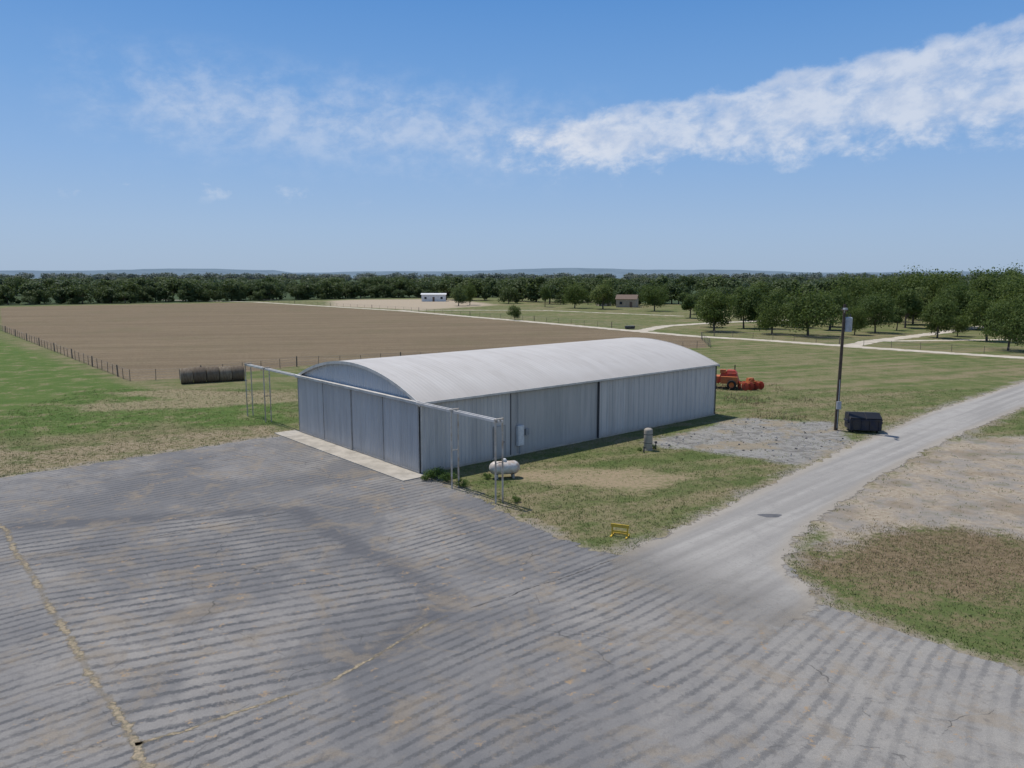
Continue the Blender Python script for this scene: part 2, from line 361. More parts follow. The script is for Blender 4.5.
wn=g.n('ShaderNodeTexWhiteNoise',noise_dimensions='1D'); g.put(wn.inputs['W'],g.m('FLOOR',g.m('DIVIDE',x,.9)))
c=g.mix(wn.outputs['Value'],(.455,.43,.395),(.49,.465,.43))
stn=g.noise(g.mapv(o,(2.4,.3,.3)),1,5,.65)
c=g.mix(g.ss(stn,.42,.72,0,.5),c,(.37,.34,.305))
c=g.mix(g.ss(g.noise(o,.35,5,.6),.4,.7,0,.4),c,(.53,.51,.475))
c=g.mix(g.ss(g.m('ADD',y,g.m('MULTIPLY',stn,2.5)),3.2,.9,0,.4),c,(.37,.335,.29))
g.put(b.inputs['Base Color'],c); M_roof=m
hg=empty('metal_hangar',(A0[0],A0[1],0),ANG)
R=((WID/2)**2+RISE**2)/(2*RISE)
def arc(t): return EAVE+math.sqrt(max(R*R-(t-WID/2)**2,0))-(R-RISE)
def corr(a,b_,pitch,depth):
    pts=[];x=a
    while x<b_-1e-6:
        for f_,d in ((0,0),(.55,0),(.66,1),(.88,1)):
            if x+f_*pitch<b_: pts.append((x+f_*pitch,d*depth))
        x+=pitch
    pts.append((b_,0)); return pts
def wall(name,a,b_,base,axis,out,z0,top,mat,pitch=.305,depth=.035,rows=3):
    B_=B(); pr=corr(a,b_,pitch,depth); vs=[]
    for r in range(rows+1):
        for u,d in pr:
            zz=z0+(top(u)-z0)*r/rows
            vs.append((u,base+out*d,zz) if axis=='x' else (base+out*d,u,zz))
    n=len(pr)
    fs=[(r*n+i,r*n+i+1,(r+1)*n+i+1,(r+1)*n+i) for r in range(rows) for i in range(n-1)]
    B_.add(vs,fs); return B_.obj(name,[mat],parent=hg)
et=lambda u:EAVE-.02
wall('side_wall_front_part',0,7.0,0,'x',-1,.12,et,M_side)
wall('side_wall_middle_part',7.0,15.5,.02,'x',-1,.12,et,M_side2,.61,.02)
wall('side_wall_back_part',15.5,LEN,0,'x',-1,.12,et,M_side,.61,.06)
wall('side_wall_far',0,LEN,WID,'x',1,.12,et,M_side)
wall('end_wall_back',0,WID,LEN,'y',1,.12,lambda u:arc(u)-.02,M_side)
wall('arch_infill_front',0,WID,0,'y',-1,EAVE-.25,lambda u:arc(u)-.02,M_arch)
bb=B(); bb.box((LEN/2,WID/2,.06),(LEN+.12,WID+.12,.12)); bb.obj('foundation',[M_conc],parent=hg)
M_edge=simple('door_edge',(.40,.39,.37),.5,.1)
for i in range(4):
    y0=i*WID/4+.0; y1=(i+1)*WID/4-.0; bx=-.20 if i%2 else -.235
    wall('sliding_door_leaf_%d'%(i+1),y0,y1,bx,'y',-1,.1,lambda u:EAVE-.06,M_front,.2,.028)
    bb=B()
    for yy in (y0+.02,y1-.02): bb.box((bx-.02,yy,EAVE/2),(.05,.035,EAVE-.2))
    bb.box((bx-.02,(y0+y1)/2,.14),(.045,y1-y0-.1,.1))
    bb.obj('door_frame_%d'%(i+1),[M_edge],parent=hg)
bb=B()
bb.box((-.06,0.03,EAVE/2),(.1,.1,EAVE-.2)); bb.box((-.06,WID-.03,EAVE/2),(.1,.1,EAVE-.2))
bb.obj('door_jambs',[M_trim],parent=hg)
B_=B(); pr=corr(-.25,LEN+.2,.305,.009); NT=44; vs=[]
t0,t1=-.22,WID+.22
for k in range(NT+1):
    t=t0+(t1-t0)*k/NT
    for u,d in pr: vs.append((u,t,arc(t)+.04+d))
n=len(pr)
B_.add(vs,[(k*n+i,k*n+i+1,(k+1)*n+i+1,(k+1)*n+i) for k in range(NT) for i in range(n-1)])
vs2=[(x,y,z-.05) for x,y,z in vs]
B_.add([vs2[k*n+j] for k in range(NT+1) for j in (0,n-1)],[(2*k,2*k+1,2*k+3,2*k+2) for k in range(NT)])
B_.obj('roof',[M_roof],parent=hg)
bb=B()
for xx in (-.27,LEN+.22):
    for k in range(NT):
        ta=t0+(t1-t0)*k/NT; tb=t0+(t1-t0)*(k+1)/NT; za,zb=arc(ta)+.07,arc(tb)+.07
        vs=[(xx+dx,t,z+dz) for t,z in ((ta,za),(tb,zb)) for dx in (-.025,.025) for dz in (-.2,0)]
        bb.add(vs,[(0,1,5,4),(3,2,6,7),(1,3,7,5),(2,0,4,6)])
bb.box((LEN/2,-.20,EAVE-.02),(LEN+.4,.05,.13)); bb.box((LEN/2,WID+.20,EAVE-.02),(LEN+.4,.05,.13))
bb.obj('roof_trim',[M_trim],parent=hg)
bb=B(); bb.box((15.5,-.09,2.2),(.11,.1,4.3)); bb.box((LEN-.02,-.07,2.2),(.06,.06,4.2)); bb.box((7.0,-.05,2.2),(.05,.05,4.2))
bb.obj('corner_strips',[M_dark],parent=hg)
bb=B(); bb.box((6.0,-.06,1.17),(1.0,.06,2.1),0); bb.box((6.0,-.1,1.17),(.86,.03,1.98),1); bb.cyl((6.35,-.16,1.1),(6.35,-.1,1.1),.03,m=2,seg=8)
bb.obj('personnel_door',[M_edge,M_side2,M_dark],parent=hg)
bb=B(); bb.box((7.75,-.16,1.35),(.55,.2,1.35),0); bb.box((7.75,-.275,1.35),(.46,.02,1.2),0); bb.box((8.4,-.12,1.5),(.3,.14,.45),1)
bb.cyl((7.6,-.1,2.0),(7.6,-.1,4.3),.03,m=1,seg=8); bb.cyl((7.75,-.12,.1),(7.75,-.12,.7),.035,m=1,seg=8)
bb.obj('electrical_panel',[M_white,simple('grey_box',(.3,.31,.32),.5)],parent=hg,bevel=.01)
bb=B(); ya,yb=-7.75,WID+9.6
for xx in (-.18,-.42):
    bb.box((xx,(ya+yb)/2,EAVE+.02),(.09,yb-ya,.13),0)
bb.box((-.30,(0+WID)/2,EAVE+.10),(.36,WID,.03),0)
for yy in (-3.7,-7.6,WID+5.6,WID+9.4):
    for xx in (-.06,-.54): bb.cyl((xx,yy,0),(xx,yy,EAVE+.12),.05,m=1,seg=8)
    bb.box((-.30,yy,EAVE+.13),(.6,.09,.08),1); bb.box((-.30,yy,2.2),(.44,.04,.04),1)
bb.obj('door_track',[M_trim,M_rail],parent=hg)
bb=B(); bb.box((-1.0,WID/2+.1,.035),(1.75,WID+1.6,.07)); o=bb.obj('concrete_slab',[M_conc],(A0[0],A0[1],0),ANG,bevel=.01)

# ------------------------------------------------------------ small objects
M_rust=simple('rusty_white',(.60,.58,.54),.55,.1,.3,2.2,c2=(.40,.30,.22))
bb=B(); Rr=.40; Ln=1.25
prof=[(0.001,-Ln/2-.30),(.16,-Ln/2-.28),(.29,-Ln/2-.19),(.37,-Ln/2-.08),(Rr,-Ln/2),(Rr,Ln/2),(.37,Ln/2+.08),(.29,Ln/2+.19),(.16,Ln/2+.28),(.001,Ln/2+.30)]
bb.lathe(prof,(0,0,.62),(1,0,0),0)
bb.cyl((0,0,.98),(0,0,1.08),.11,m=1)
bb.lathe([(.001,.11),(.07,.105),(.12,.06),(.13,0)],(0,0,1.07),(0,0,1),1,16)
for xx in (-.5,.5):
    bb.box((xx,0,.13),(.12,.6,.26),2); bb.box((xx,0,.28),(.08,.5,.06),3)
bb.obj('propane_tank',[M_rust,M_white,M_conc,M_dark],(-.45,44.2,0),math.radians(12))
M_tan=simple('tan_tank',(.40,.35,.28),.7,0,.35,2.5,c2=(.28,.25,.21))
bb=B(); bb.lathe([(.28,0),(.30,.05),(.30,1.35),(.27,1.44),(.17,1.5),(.001,1.52)],(0,0,.03),(0,0,1),0,20)
bb.cyl((0,0,0),(0,0,.05),.36,m=1); bb.lathe([(.305,0),(.315,.02),(.305,.04)],(0,0,.5),(0,0,1),2,20); bb.lathe([(.305,0),(.315,.02),(.305,.04)],(0,0,1.1),(0,0,1),2,20)
bb.cyl((.28,0,.25),(.6,0,.25),.03,m=2,seg=8); bb.cyl((.6,0,0),(.6,0,.45),.035,m=2,seg=8); bb.box((.6,0,.5),(.14,.12,.14),2)
bb.obj('pressure_tank',[M_tan,M_conc,M_dark],(9.42,51.5,0),.3)
bb=B(); bb.cyl((0,0,0),(0,0,.42),.05,m=0,seg=8); bb.cyl((0,0,.36),(.16,0,.36),.03,m=0,seg=8); bb.obj('water_spigot',[M_dark],(9.0,50.7,0))
M_yel=simple('yellow_paint',(.66,.45,.04),.6,0,.3,5,c2=(.46,.31,.06))
bb=B()
for xx in (-.36,.36):
    bb.cyl((xx,0,0),(xx,0,.52),.04,m=0,seg=8); bb.box((xx,0,.03),(.07,.62,.05),0)
bb.box((0,0,.5),(.86,.05,.15),0); bb.box((0,.0,.22),(.72,.04,.08),0); bb.box((0,.24,.06),(.8,.06,.05),0)
bb.obj('yellow_barricade',[M_yel],(5.0,33.9,0),math.radians(-22))
M_pole=simple('pole_wood',(.10,.075,.055),.9,0,.35,3)
bb=B(); bb.cyl((0,0,-.1),(.12,0,9.8),.15,.10,0,14)
bb.cyl((.47,.0,7.7),(.47,.0,8.75),.28,m=1,seg=18); bb.lathe([(.28,0),(.22,.06),(.001,.08)],(.47,0,8.75),(0,0,1),1,18)
for dx in (-.12,.12): bb.cyl((.47+dx,0,8.8),(.47+dx,0,9.05),.04,m=2,seg=8)
bb.box((.18,0,8.4),(.2,.12,.08),2); bb.box((.18,0,7.95),(.2,.12,.08),2)
bb.cyl((.12,0,9.1),(-.2,-.75,9.5),.025,m=1,seg=8); bb.box((-.2,-.85,9.48),(.2,.4,.12),1)
bb.box((.03,-.22,2.0),(.32,.18,.6),1); bb.cyl((.02,-.17,.2),(.02,-.17,4.0),.025,m=1,seg=8)
bb.box((.12,0,9.35),(.1,1.1,.1),0)
for dy in (-.45,.45): bb.cyl((.12,dy,9.4),(.12,dy,9.56),.04,m=2,seg=8)
bb.obj('utility_pole',[M_pole,simple('pole_grey',(.42,.44,.45),.5),M_dark],(25.3,58.3,0))
M_dump=simple('dumpster_paint',(.018,.024,.045),.5,.1,.3,2,c2=(.05,.045,.045))
M_lid=simple('dumpster_lid',(.012,.012,.014),.45)
bb=B()
hx=1.15
side=[(-.85,.22),(.75,.22),(.85,1.05),(.85,1.30),(-.05,1.42),(-.85,1.10)]
vs=[(-hx,y,z) for y,z in side]+[(hx,y,z) for y,z in side]; n=6
bb.add(vs,[tuple(range(n))[::-1],tuple(range(n,2*n))]+[(i,(i+1)%n,n+(i+1)%n,n+i) for i in range(n)],0)
for xx in (-.58,.58):
    bb.box((xx,-.47,1.31),(1.12,.94,.05),1,Matrix.Rotation(math.radians(21.8),3,'X'))
    bb.box((xx,.42,1.40),(1.12,.96,.05),1,Matrix.Rotation(math.radians(-7.6),3,'X'))
for xx in (-hx-.06,hx+.06): bb.box((xx,0,.8),(.1,1.3,.16),0)
for xx in (-.95,-.3,.3,.95): bb.box((xx,-.88,.64),(.07,.07,.8),0)
bb.box((0,-.89,1.03),(2.34,.08,.1),0)
for xx in (-.9,.9):
    for yy in (-.6,.55): bb.cyl((xx-.05,yy,.11),(xx+.05,yy,.11),.11,m=1,seg=12); bb.box((xx,yy,.2),(.14,.1,.1),1)
bb.obj('dumpster',[M_dump,M_lid],(27.2,57.9,0),math.radians(-10),bevel=.015)
M_red=simple('machine_red',(.46,.055,.03),.6,0,.35,2.5,c2=(.30,.07,.045)); M_or=simple('machine_orange',(.55,.17,.05),.6,0,.3,3,c2=(.38,.11,.05))
M_tyre=simple('tyre',(.025,.025,.025),.9)
def wheel(bb,c,r,w,mt,mr):
    bb.lathe([(r*.55,-w/2),(r*.9,-w/2),(r,-w*.3),(r,w*.3),(r*.9,w/2),(r*.55,w/2)],c,(1,0,0),mt,20)
    bb.lathe([(.001,-.03),(r*.5,-.05),(r*.56,-w/2),(r*.56,w/2),(r*.5,.05),(.001,.03)],c,(1,0,0),mr,16)
bb=B()
bb.box((0,0,.95),(1.5,1.9,.8),0,taper=(.85,.7)); bb.box((0,-.2,1.45),(1.0,1.1,.25),0,taper=(.8,.6))
bb.box((0,1.05,.75),(1.3,.5,.6),1); bb.box((-.95,-.1,.8),(.35,1.5,.6),1); bb.box((.95,0,.85),(.3,1.2,.5),0)
bb.cyl((-.85,1.35,.4),(.85,1.35,.4),.22,m=1)
for i in range(12):
    a=-.8+i*.145; bb.cyl((a,1.35,.4),(a,1.6,.12),.012,m=2,seg=5)
wheel(bb,(-1.2,-.35,.42),.42,.24,2,1); wheel(bb,(1.2,-.35,.42),.42,.24,2,1)
bb.cyl((0,-.9,.6),(0,-2.4,.5),.06,m=0,seg=8); bb.cyl((0,-2.4,0),(0,-2.4,.6),.04,m=0,seg=8)
bb.cyl((.2,-.5,1.4),(.2,-.5,2.0),.05,m=2,seg=8); bb.box((-.5,.5,1.5),(.4,.5,.3),1)
o=bb.obj('hay_baler',[M_red,M_or,M_tyre],(23.2,80.6,0),math.radians(70),bevel=.02); o.scale=(1.15,1.15,1.25)
bb=B()
bb.box((0,0,.7),(2.3,.12,.12),0); bb.box((0,.7,.7),(2.3,.12,.12),0)
for xx in (-1.05,-.35,.35,1.05):
    bb.box((xx,.35,.72),(.1,.8,.1),0); bb.lathe([(.001,-.02),(.42,-.02),(.45,0),(.42,.02),(.001,.02)],(xx,-.1,.45),(1,.3,0),1,18)
    bb.lathe([(.001,-.02),(.42,-.02),(.45,0),(.42,.02),(.001,.02)],(xx,.8,.45),(1,-.3,0),1,18)
bb.box((0,.35,1.0),(.9,.5,.5),0,taper=(.7,.8)); bb.cyl((0,0,.8),(0,-.9,1.1),.05,m=0,seg=8)
for xx in (-.4,.4): bb.cyl((xx,.1,.8),(0,-.1,1.3),.04,m=0,seg=8)
bb.obj('disc_harrow',[M_or,M_red],(25.3,79.2,0),math.radians(25),bevel=.01)
m,g,b=newmat('bale_mat',.95,0,.1); o=g.obj(); oi=g.n('ShaderNodeObjectInfo').outputs['Random']
c=g.mix(g.ss(g.noise(g.mapv(o,(9,1.5,1.5)),1,5,.7),.35,.65),(.17,.13,.09),(.29,.245,.18)); c=g.mix(g.m('MULTIPLY',oi,.65),c,(.10,.075,.055))
g.put(b.inputs['Base Color'],c)
g.put(b.inputs['Normal'],g.bump(g.noise(o,14,4,.7),.8,.05)); M_bale=m
m,g,b=newmat('bale_end_mat',.95,0,.1); o=g.obj()
c=g.mix(g.ss(g.noise(o,7,5,.7),.35,.65),(.42,.38,.32),(.25,.21,.15)); g.put(b.inputs['Base Color'],c); M_bend=m
bdir=Vector((5.9,3.0,0)).normalized()
for i in range(5):
    bb=B(); rr=.90+random.uniform(-.05,.03)
    bb.lathe([(rr*.95,-.64),(rr*1.0,-.56),(rr,-.2),(rr*1.01,.2),(rr*1.0,.56),(rr*.95,.64)],(0,0,0),(1,0,0),0,28)
    for sgn in (-1,1):
        bb.lathe([(rr*.95,sgn*.64),(rr*.7,sgn*.66),(rr*.45,sgn*.65),(rr*.2,sgn*.67),(.001,sgn*.66)],(0,0,0),(1,0,0),1,28)
    q=Vector((-36.4,84.3,rr-.05))+bdir*i*1.36
    bb.obj('hay_bale' if i==0 else 'hay_bale.%03d'%i,[M_bale,M_bend],q,math.atan2(bdir.y,bdir.x)+random.uniform(-.04,.04))
M_post=simple('post_wood',(.20,.165,.125),.9,0,.35,3); M_wire=simple('fence_wire',(.23,.22,.21),.6,.5)
def fence(name,P,step,h,big):
    bb=B(); k=0
    for (ax,ay),(bx,by) in zip(P[:-1],P[1:]):
        ln=math.hypot(bx-ax,by-ay); n=max(1,int(ln/step))
        for i in range(n):
            t=i/n; x=ax+(bx-ax)*t+random.uniform(-.08,.08); y=ay+(by-ay)*t
            r=.09 if k%big==0 else .04; hh=h*(1.08 if k%big==0 else random.uniform(.9,1.03))
            bb.cyl((x,y,0),(x+random.uniform(-.05,.05),y,hh),r,r*.9,0,7); k+=1
        for z in (.3,.65,1.0,h-.05):
            bb.cyl((ax,ay,z),(bx,by,z),.012,m=1,seg=4,cap=False)
    bb.obj(name,[M_post,M_wire])
fence('field_fence',[(-150,211),(-113,167.5),(-43.7,86.1),(-38.5,87.4),(-28.4,99.8),(0,112),(33,126),(36.2,146)],2.6,1.3,5)
fence('pasture_fence',[(40,150),(60,129.4),(76,113.5)],4,1.2,6)
fence('roadside_fence',[(-112,344.5),(-37,261),(9,196.5),(28.5,166)],5,1.3,6)

# ------------------------------------------------------------ distant buildings
M_wallw=simple('white_siding',(.74,.74,.72),.6); M_tanw=simple('tan_siding',(.45,.37,.28),.8); M_brr=simple('brown_roof',(.17,.12,.09),.8); M_win=simple('window_glass',(.03,.04,.05),.15)
def house(name,loc,rz,w,d,h,rf,mw,mr,flat=False):
    e=empty(name,loc,rz)
    bb=B(); bb.box((0,0,h/2),(w,d,h)); bb.add([(-w/2,-d/2,h),(-w/2,d/2,h),(-w/2,0,h+rf)],[(0,2,1)]); bb.add([(w/2,-d/2,h),(w/2,d/2,h),(w/2,0,h+rf)],[(0,1,2)]); bb.obj('walls',[mw],parent=e)
    bb=B(); a=math.atan2(rf,d/2); sl=math.hypot(rf,d/2)+.3
    for s_ in (-1,1): bb.box((0,s_*(d/4+.1),h+rf/2+.06),(w+.7,sl,.12),0,Matrix.Rotation(-s_*a,3,'X'))
    bb.obj('roof',[mr],parent=e)
    bb=B(); n=max(2,int(w/3))
    for i in range(n):
        x=-w/2+w*(i+.5)/n
        if i==n//2: bb.box((x,-d/2-.02,1.05),(.95,.06,2.1),1)
        else: bb.box((x,-d/2-.02,1.6),(1.0,.05,1.0),0)
    bb.obj('windows_and_door',[M_win,M_brr],parent=e)
house('mobile_home',(-36,352,0),.05,11,4.5,3.1,.5,M_wallw,M_wallw)
house('farm_house',(43.6,289,0),-.3,7.5,6.5,3.0,1.5,M_tanw,M_brr)
house('farm_shed',(36,300,0),.2,5,4,2.4,.8,M_tanw,M_brr)
bb=B(); bb.box((0,0,.35),(2.0,.8,.6),0,taper=(1.1,1.15)); bb.box((0,0,.67),(2.05,.75,.06),1); bb.obj('water_trough',[M_dark,M_win],(26.5,171,0),.3,bevel=.02)

# ------------------------------------------------------------ trees
def leafmat(name,c1,c2,tr=.25):
    m,g,b=newmat(name,.65,0,.2)
    o=g.obj(); oi=g.n('ShaderNodeObjectInfo').outputs['Random']
    f=g.ss(g.noise(o,.55,4,.6),.35,.65)
    c=g.mix(f,c1,c2); c=g.mix(g.m('MULTIPLY',oi,.7),c,tuple(v*k for v,k in zip(c1,(1.9,1.5,1.2))))
    c=g.mix(g.ss(g.noise(o,5,2,.5),.3,.7,.35,0),c,tuple(v*.45 for v in c1))
    g.put(b.inputs['Base Color'],c)
    t=g.n('ShaderNodeBsdfTranslucent'); g.put(t.inputs[0],g.mix(.5,c,(.16,.22,.05)))
    mx=g.n('ShaderNodeMixShader'); mx.inputs[0].default_value=tr
    g.nt.links.new(b.outputs[0],mx.inputs[1]); g.nt.links.new(t.outputs[0],mx.inputs[2])
    g.nt.links.new(mx.outputs[0],m.node_tree.nodes['Material Output'].inputs['Surface']); return m
M_bark=simple('bark',(.12,.10,.08),.95)
LF=leafmat('leaf_near',(.060,.100,.026),(.105,.15,.043),.35)
LFL=leafmat('leaf_light',(.10,.145,.05),(.14,.185,.07),.35)
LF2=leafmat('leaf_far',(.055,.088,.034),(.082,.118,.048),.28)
LF3=leafmat('leaf_hazy',(.085,.12,.075),(.11,.145,.09),.3)  # both hazy leaf variants carry aerial haze in their paler colours
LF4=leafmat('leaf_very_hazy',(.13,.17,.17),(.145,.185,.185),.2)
def tree_mesh(name,seed,h,cw,nb,nl,leaf,lm,low=.22,shell=.5):
    r=np.random.default_rng(seed); bb=B()
    cz=h*(low+1)/2; rz=h*(1-low)/2
    cen=[];rad=[]
    for i in range(nb):
        while True:
            q=r.uniform(-1,1,3)
            if np.dot(q,q)<1 and (np.dot(q,q)>.15 or r.random()<.2): break
        q*=np.array([cw*.38,cw*.38,rz*.72]); 
        if q[2]<0: q[:2]*=1.12
        cen.append(q+np.array([0,0,cz])); rad.append(cw*r.uniform(.10,.23))
    lean=r.uniform(-.3,.3,2)
    bb.cyl((0,0,-.1),(lean[0],lean[1],h*.35),h*.028,h*.018,0,8)
    for c in cen[:9]:
        bb.cyl((lean[0]*.8,lean[1]*.8,h*r.uniform(.18,.35)),tuple(c),h*.012,h*.004,0,5,False)
    nv=len(bb.v); V=[];
    for c,rr in zip(cen,rad):
        n=int(nl*(rr/(cw*.175))**2/nb)
        d=r.normal(size=(n,3)); d/=np.linalg.norm(d,axis=1)[:,None]
        d[:,2]*=np.where(d[:,2]<0,.65,.9)
        P=c+d*rr*r.uniform(shell,1.15,(n,1))+r.normal(size=(n,3))*leaf*.35
        P[:,2]=np.maximum(P[:,2],.15)
        nr=d+r.normal(size=(n,3))*.55+np.array([0,0,.35]); nr/=np.linalg.norm(nr,axis=1)[:,None]
        t=np.cross(nr,r.normal(size=(n,3))); t/=np.linalg.norm(t,axis=1)[:,None]; bt=np.cross(nr,t)
        s=leaf*r.uniform(.5,1.15,(n,1))
        V.append(np.stack([P-t*s*.6,P-bt*s*.35,P+t*s*.6,P+bt*s*.4],1).reshape(-1,3))
    V=np.concatenate(V); k=len(V)//4
    bb.v+=V.tolist(); fs=(np.arange(k*4).reshape(-1,4)+nv).tolist(); bb.f+=fs; bb.mi+=[1]*k; bb.sm+=[False]*k
    me=bpy.data.meshes.new(name); me.from_pydata(bb.v,[],bb.f); me.materials.append(M_bark); me.materials.append(lm)
    me.polygons.foreach_set('material_index',bb.mi); me.update(); return me
near=[tree_mesh('tree_crown_%d'%i,20+i,9,c,nb,6500,.38,LF,l) for i,(c,l,nb) in enumerate([(9.5,.08,26),(8,.13,18),(11,.10,30),(7,.14,15),(12,.06,34),(9,.16,20)])]
lightt=tree_mesh('tree_crown_light',40,9,9,22,6000,.42,LFL,.08)
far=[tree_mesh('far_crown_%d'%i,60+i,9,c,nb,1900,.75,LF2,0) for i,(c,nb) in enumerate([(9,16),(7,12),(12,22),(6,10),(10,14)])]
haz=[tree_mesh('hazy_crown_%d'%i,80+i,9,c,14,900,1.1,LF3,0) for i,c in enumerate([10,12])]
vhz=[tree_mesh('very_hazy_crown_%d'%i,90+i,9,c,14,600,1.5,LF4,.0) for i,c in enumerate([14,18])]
def place(me,name,x,y,h,parent=None,w=1):
    o=bpy.data.objects.new(name,me); COL.objects.link(o); o.location=(x,y,0); s=h/9
    o.scale=(s*w,s*w*random.uniform(.85,1.15),s); o.rotation_euler=(0,0,random.uniform(0,6.28))
    if parent: o.parent=parent
    return o
T=[(43.5,163.5,9.4),(52.6,172.6,8.2),(53.4,156,7.0),(58.8,150.9,9.8),(70,167.5,10),(69.2,153.4,6.2),(76.3,159.6,9),(89.9,173.9,9),(81.8,146,8.2),
 (101,170.6,10.5),(115,184,12.5),(79.6,121.5,8.6),(108.5,161.6,12),(50.2,214.7,8.5),(48,256.8,9.5),(23,280,9.5),(12.5,289,8),(.8,205,4.2),(-17,308,9.5),
 (62,186,11),(74,190,7.5),(85,192,12),(92,198,8),(97,200,12.5),(112,205,14.5),(62,206,9),(87,139,9),(128,172,14.5),(56,172,10),(46,176,5.5),(103,178,11.5),(84,166,6),(88,150,4.5),(124,196,15),(132,205,14),(118,176,12),(75,178,9.5)]
for i,(x,y,h) in enumerate(T):
    place(near[(i*5+i//3)%6],'pecan_tree',x,y,h,w=random.uniform(.72,1.0) if h>5 else .9)
place(lightt,'oak_tree',32.4,272,10.2); place(lightt,'oak_tree',57,235,7.5); place(lightt,'oak_tree',-21,300,8); place(lightt,'oak_tree',98,186,9); place(lightt,'oak_tree',66,176,7)
tl=empty('treeline')
def row(P,step,jit,h0,h1,meshes,w0=.9,w1=1.25,name='row_tree'):
    for (ax,ay),(bx,by) in zip(P[:-1],P[1:]):
        ln=math.hypot(bx-ax,by-ay); n=max(1,int(ln/step))
        for i in range(n):
            t=(i+random.random()*.9)/n
            place(random.choice(meshes),name,ax+(bx-ax)*t+random.uniform(-jit,jit),ay+(by-ay)*t+random.uniform(-jit,jit),h0+(h1-h0)*random.random()**1.3,tl,random.uniform(w0,w1))
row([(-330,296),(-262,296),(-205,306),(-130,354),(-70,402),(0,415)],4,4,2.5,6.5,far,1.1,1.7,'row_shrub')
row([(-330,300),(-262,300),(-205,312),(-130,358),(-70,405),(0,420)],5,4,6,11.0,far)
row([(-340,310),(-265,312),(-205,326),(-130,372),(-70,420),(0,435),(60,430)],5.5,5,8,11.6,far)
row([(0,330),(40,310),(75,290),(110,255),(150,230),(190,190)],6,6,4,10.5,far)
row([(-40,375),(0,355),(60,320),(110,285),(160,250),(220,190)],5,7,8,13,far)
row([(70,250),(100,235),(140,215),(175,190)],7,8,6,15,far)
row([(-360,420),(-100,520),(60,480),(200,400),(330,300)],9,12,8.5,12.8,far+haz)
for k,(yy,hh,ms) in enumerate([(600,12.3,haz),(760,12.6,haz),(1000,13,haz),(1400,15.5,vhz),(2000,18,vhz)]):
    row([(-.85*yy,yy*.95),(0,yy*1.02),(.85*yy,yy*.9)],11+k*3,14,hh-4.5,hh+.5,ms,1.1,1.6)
m,g,b=newmat('hill_haze_mat',1,0,0); p=g.pos()
g.put(b.inputs['Base Color'],g.mix(g.ss(g.noise(p,.012,5,.6),.35,.65),(.13,.18,.225),(.16,.215,.26)))  # distance haze painted as a bluish base colour
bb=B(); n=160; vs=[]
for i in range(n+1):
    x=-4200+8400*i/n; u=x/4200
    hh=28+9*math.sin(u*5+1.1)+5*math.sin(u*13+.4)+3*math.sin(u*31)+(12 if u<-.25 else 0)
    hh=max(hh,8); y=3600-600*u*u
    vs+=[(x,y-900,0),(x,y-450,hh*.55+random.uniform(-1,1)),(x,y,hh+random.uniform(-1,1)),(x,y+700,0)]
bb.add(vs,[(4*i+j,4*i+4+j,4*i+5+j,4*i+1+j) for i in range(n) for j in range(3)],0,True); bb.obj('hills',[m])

# ------------------------------------------------------------ grass tufts & weeds
def scatter(name,n,xr,yr,test,hmin,hmax,mat,blades=4,w=.018,spread=.07,seed=1):
    r=np.random.default_rng(seed)
    X=r.uniform(*xr,n*4);Y=r.uniform(*yr,n*4)
    k=test(X,Y,r); X=X[k][:n];Y=Y[k][:n]; n=len(X)
    X=np.repeat(X,blades)+r.normal(0,spread,n*blades); Y=np.repeat(Y,blades)+r.normal(0,spread,n*blades)
    N=len(X); a=r.uniform(0,6.28,N); h=r.uniform(hmin,hmax,N); le=r.normal(0,.45,(N,2))*h[:,None]
    z=np.zeros(N)
    v=np.stack([np.stack([X-np.cos(a)*w,Y-np.sin(a)*w,z],-1),np.stack([X+np.cos(a)*w,Y+np.sin(a)*w,z],-1),np.stack([X+le[:,0],Y+le[:,1],h],-1)],1).reshape(-1,3)
    me=bpy.data.meshes.new(name); me.from_pydata(v.tolist(),[],np.arange(N*3).reshape(-1,3).tolist()); me.materials.append(mat); me.update()
    o=bpy.data.objects.new(name,me); COL.objects.link(o)
m,g,b=newmat('grass_blade',.8,0,.1); p=g.pos()
f=g.ss(g.m('ADD',g.m('MULTIPLY',g.noise(p,.5,4,.6),.6),g.m('MULTIPLY',g.noise(p,6,2,.5),.5)),.47,.70)
g.put(b.inputs['Base Color'],g.mix(f,(.125,.17,.05),(.27,.235,.12))); M_gr=m
m,g,b=newmat('dry_blade',.8,0,.1); g.put(b.inputs['Base Color'],g.mix(g.ss(g.noise(g.pos(),4,2,.5),.3,.7),(.36,.28,.17),(.22,.20,.09))); M_dr=m
HPOLY=[hl(-.8,-.1),hl(LEN+.1,-.1),hl(LEN+.1,WID+.1),hl(-.8,WID+.1)]
def test(X,Y,r):
    pv=np.maximum(sdpoly(APRON,X,Y),sdpoly(ROAD,X,Y))
    bare=np.maximum(np.maximum(sdpoly(DIRT2,X,Y)+.3,sdpoly(GRAVEL,X,Y)),sdpoly(DIRT,X,Y))
    vis=np.abs(X)<.72*Y+3
    return (pv<-.1)&(sdpoly(HPOLY,X,Y)<0)&((bare<0)|(r.random(X.shape)<.09))&((sdpoly(BROWN,X,Y)<r.normal(0,1.2,X.shape))|(r.random(X.shape)<.4))&(r.random(X.shape)<np.clip(38/Y,.2,1)**1.5)&vis
scatter('grass',42000,(-45,60),(20,80),test,.03,.10,M_gr,4,.016,.09,3)
def edget(X,Y,r):
    pv=np.maximum(sdpoly(APRON,X,Y),sdpoly(ROAD,X,Y)); return (np.abs(pv+.15)<.3)&(sdpoly(HPOLY,X,Y)<0)&(r.random(X.shape)<.5+.5*np.sin(X*1.3+Y*.8))
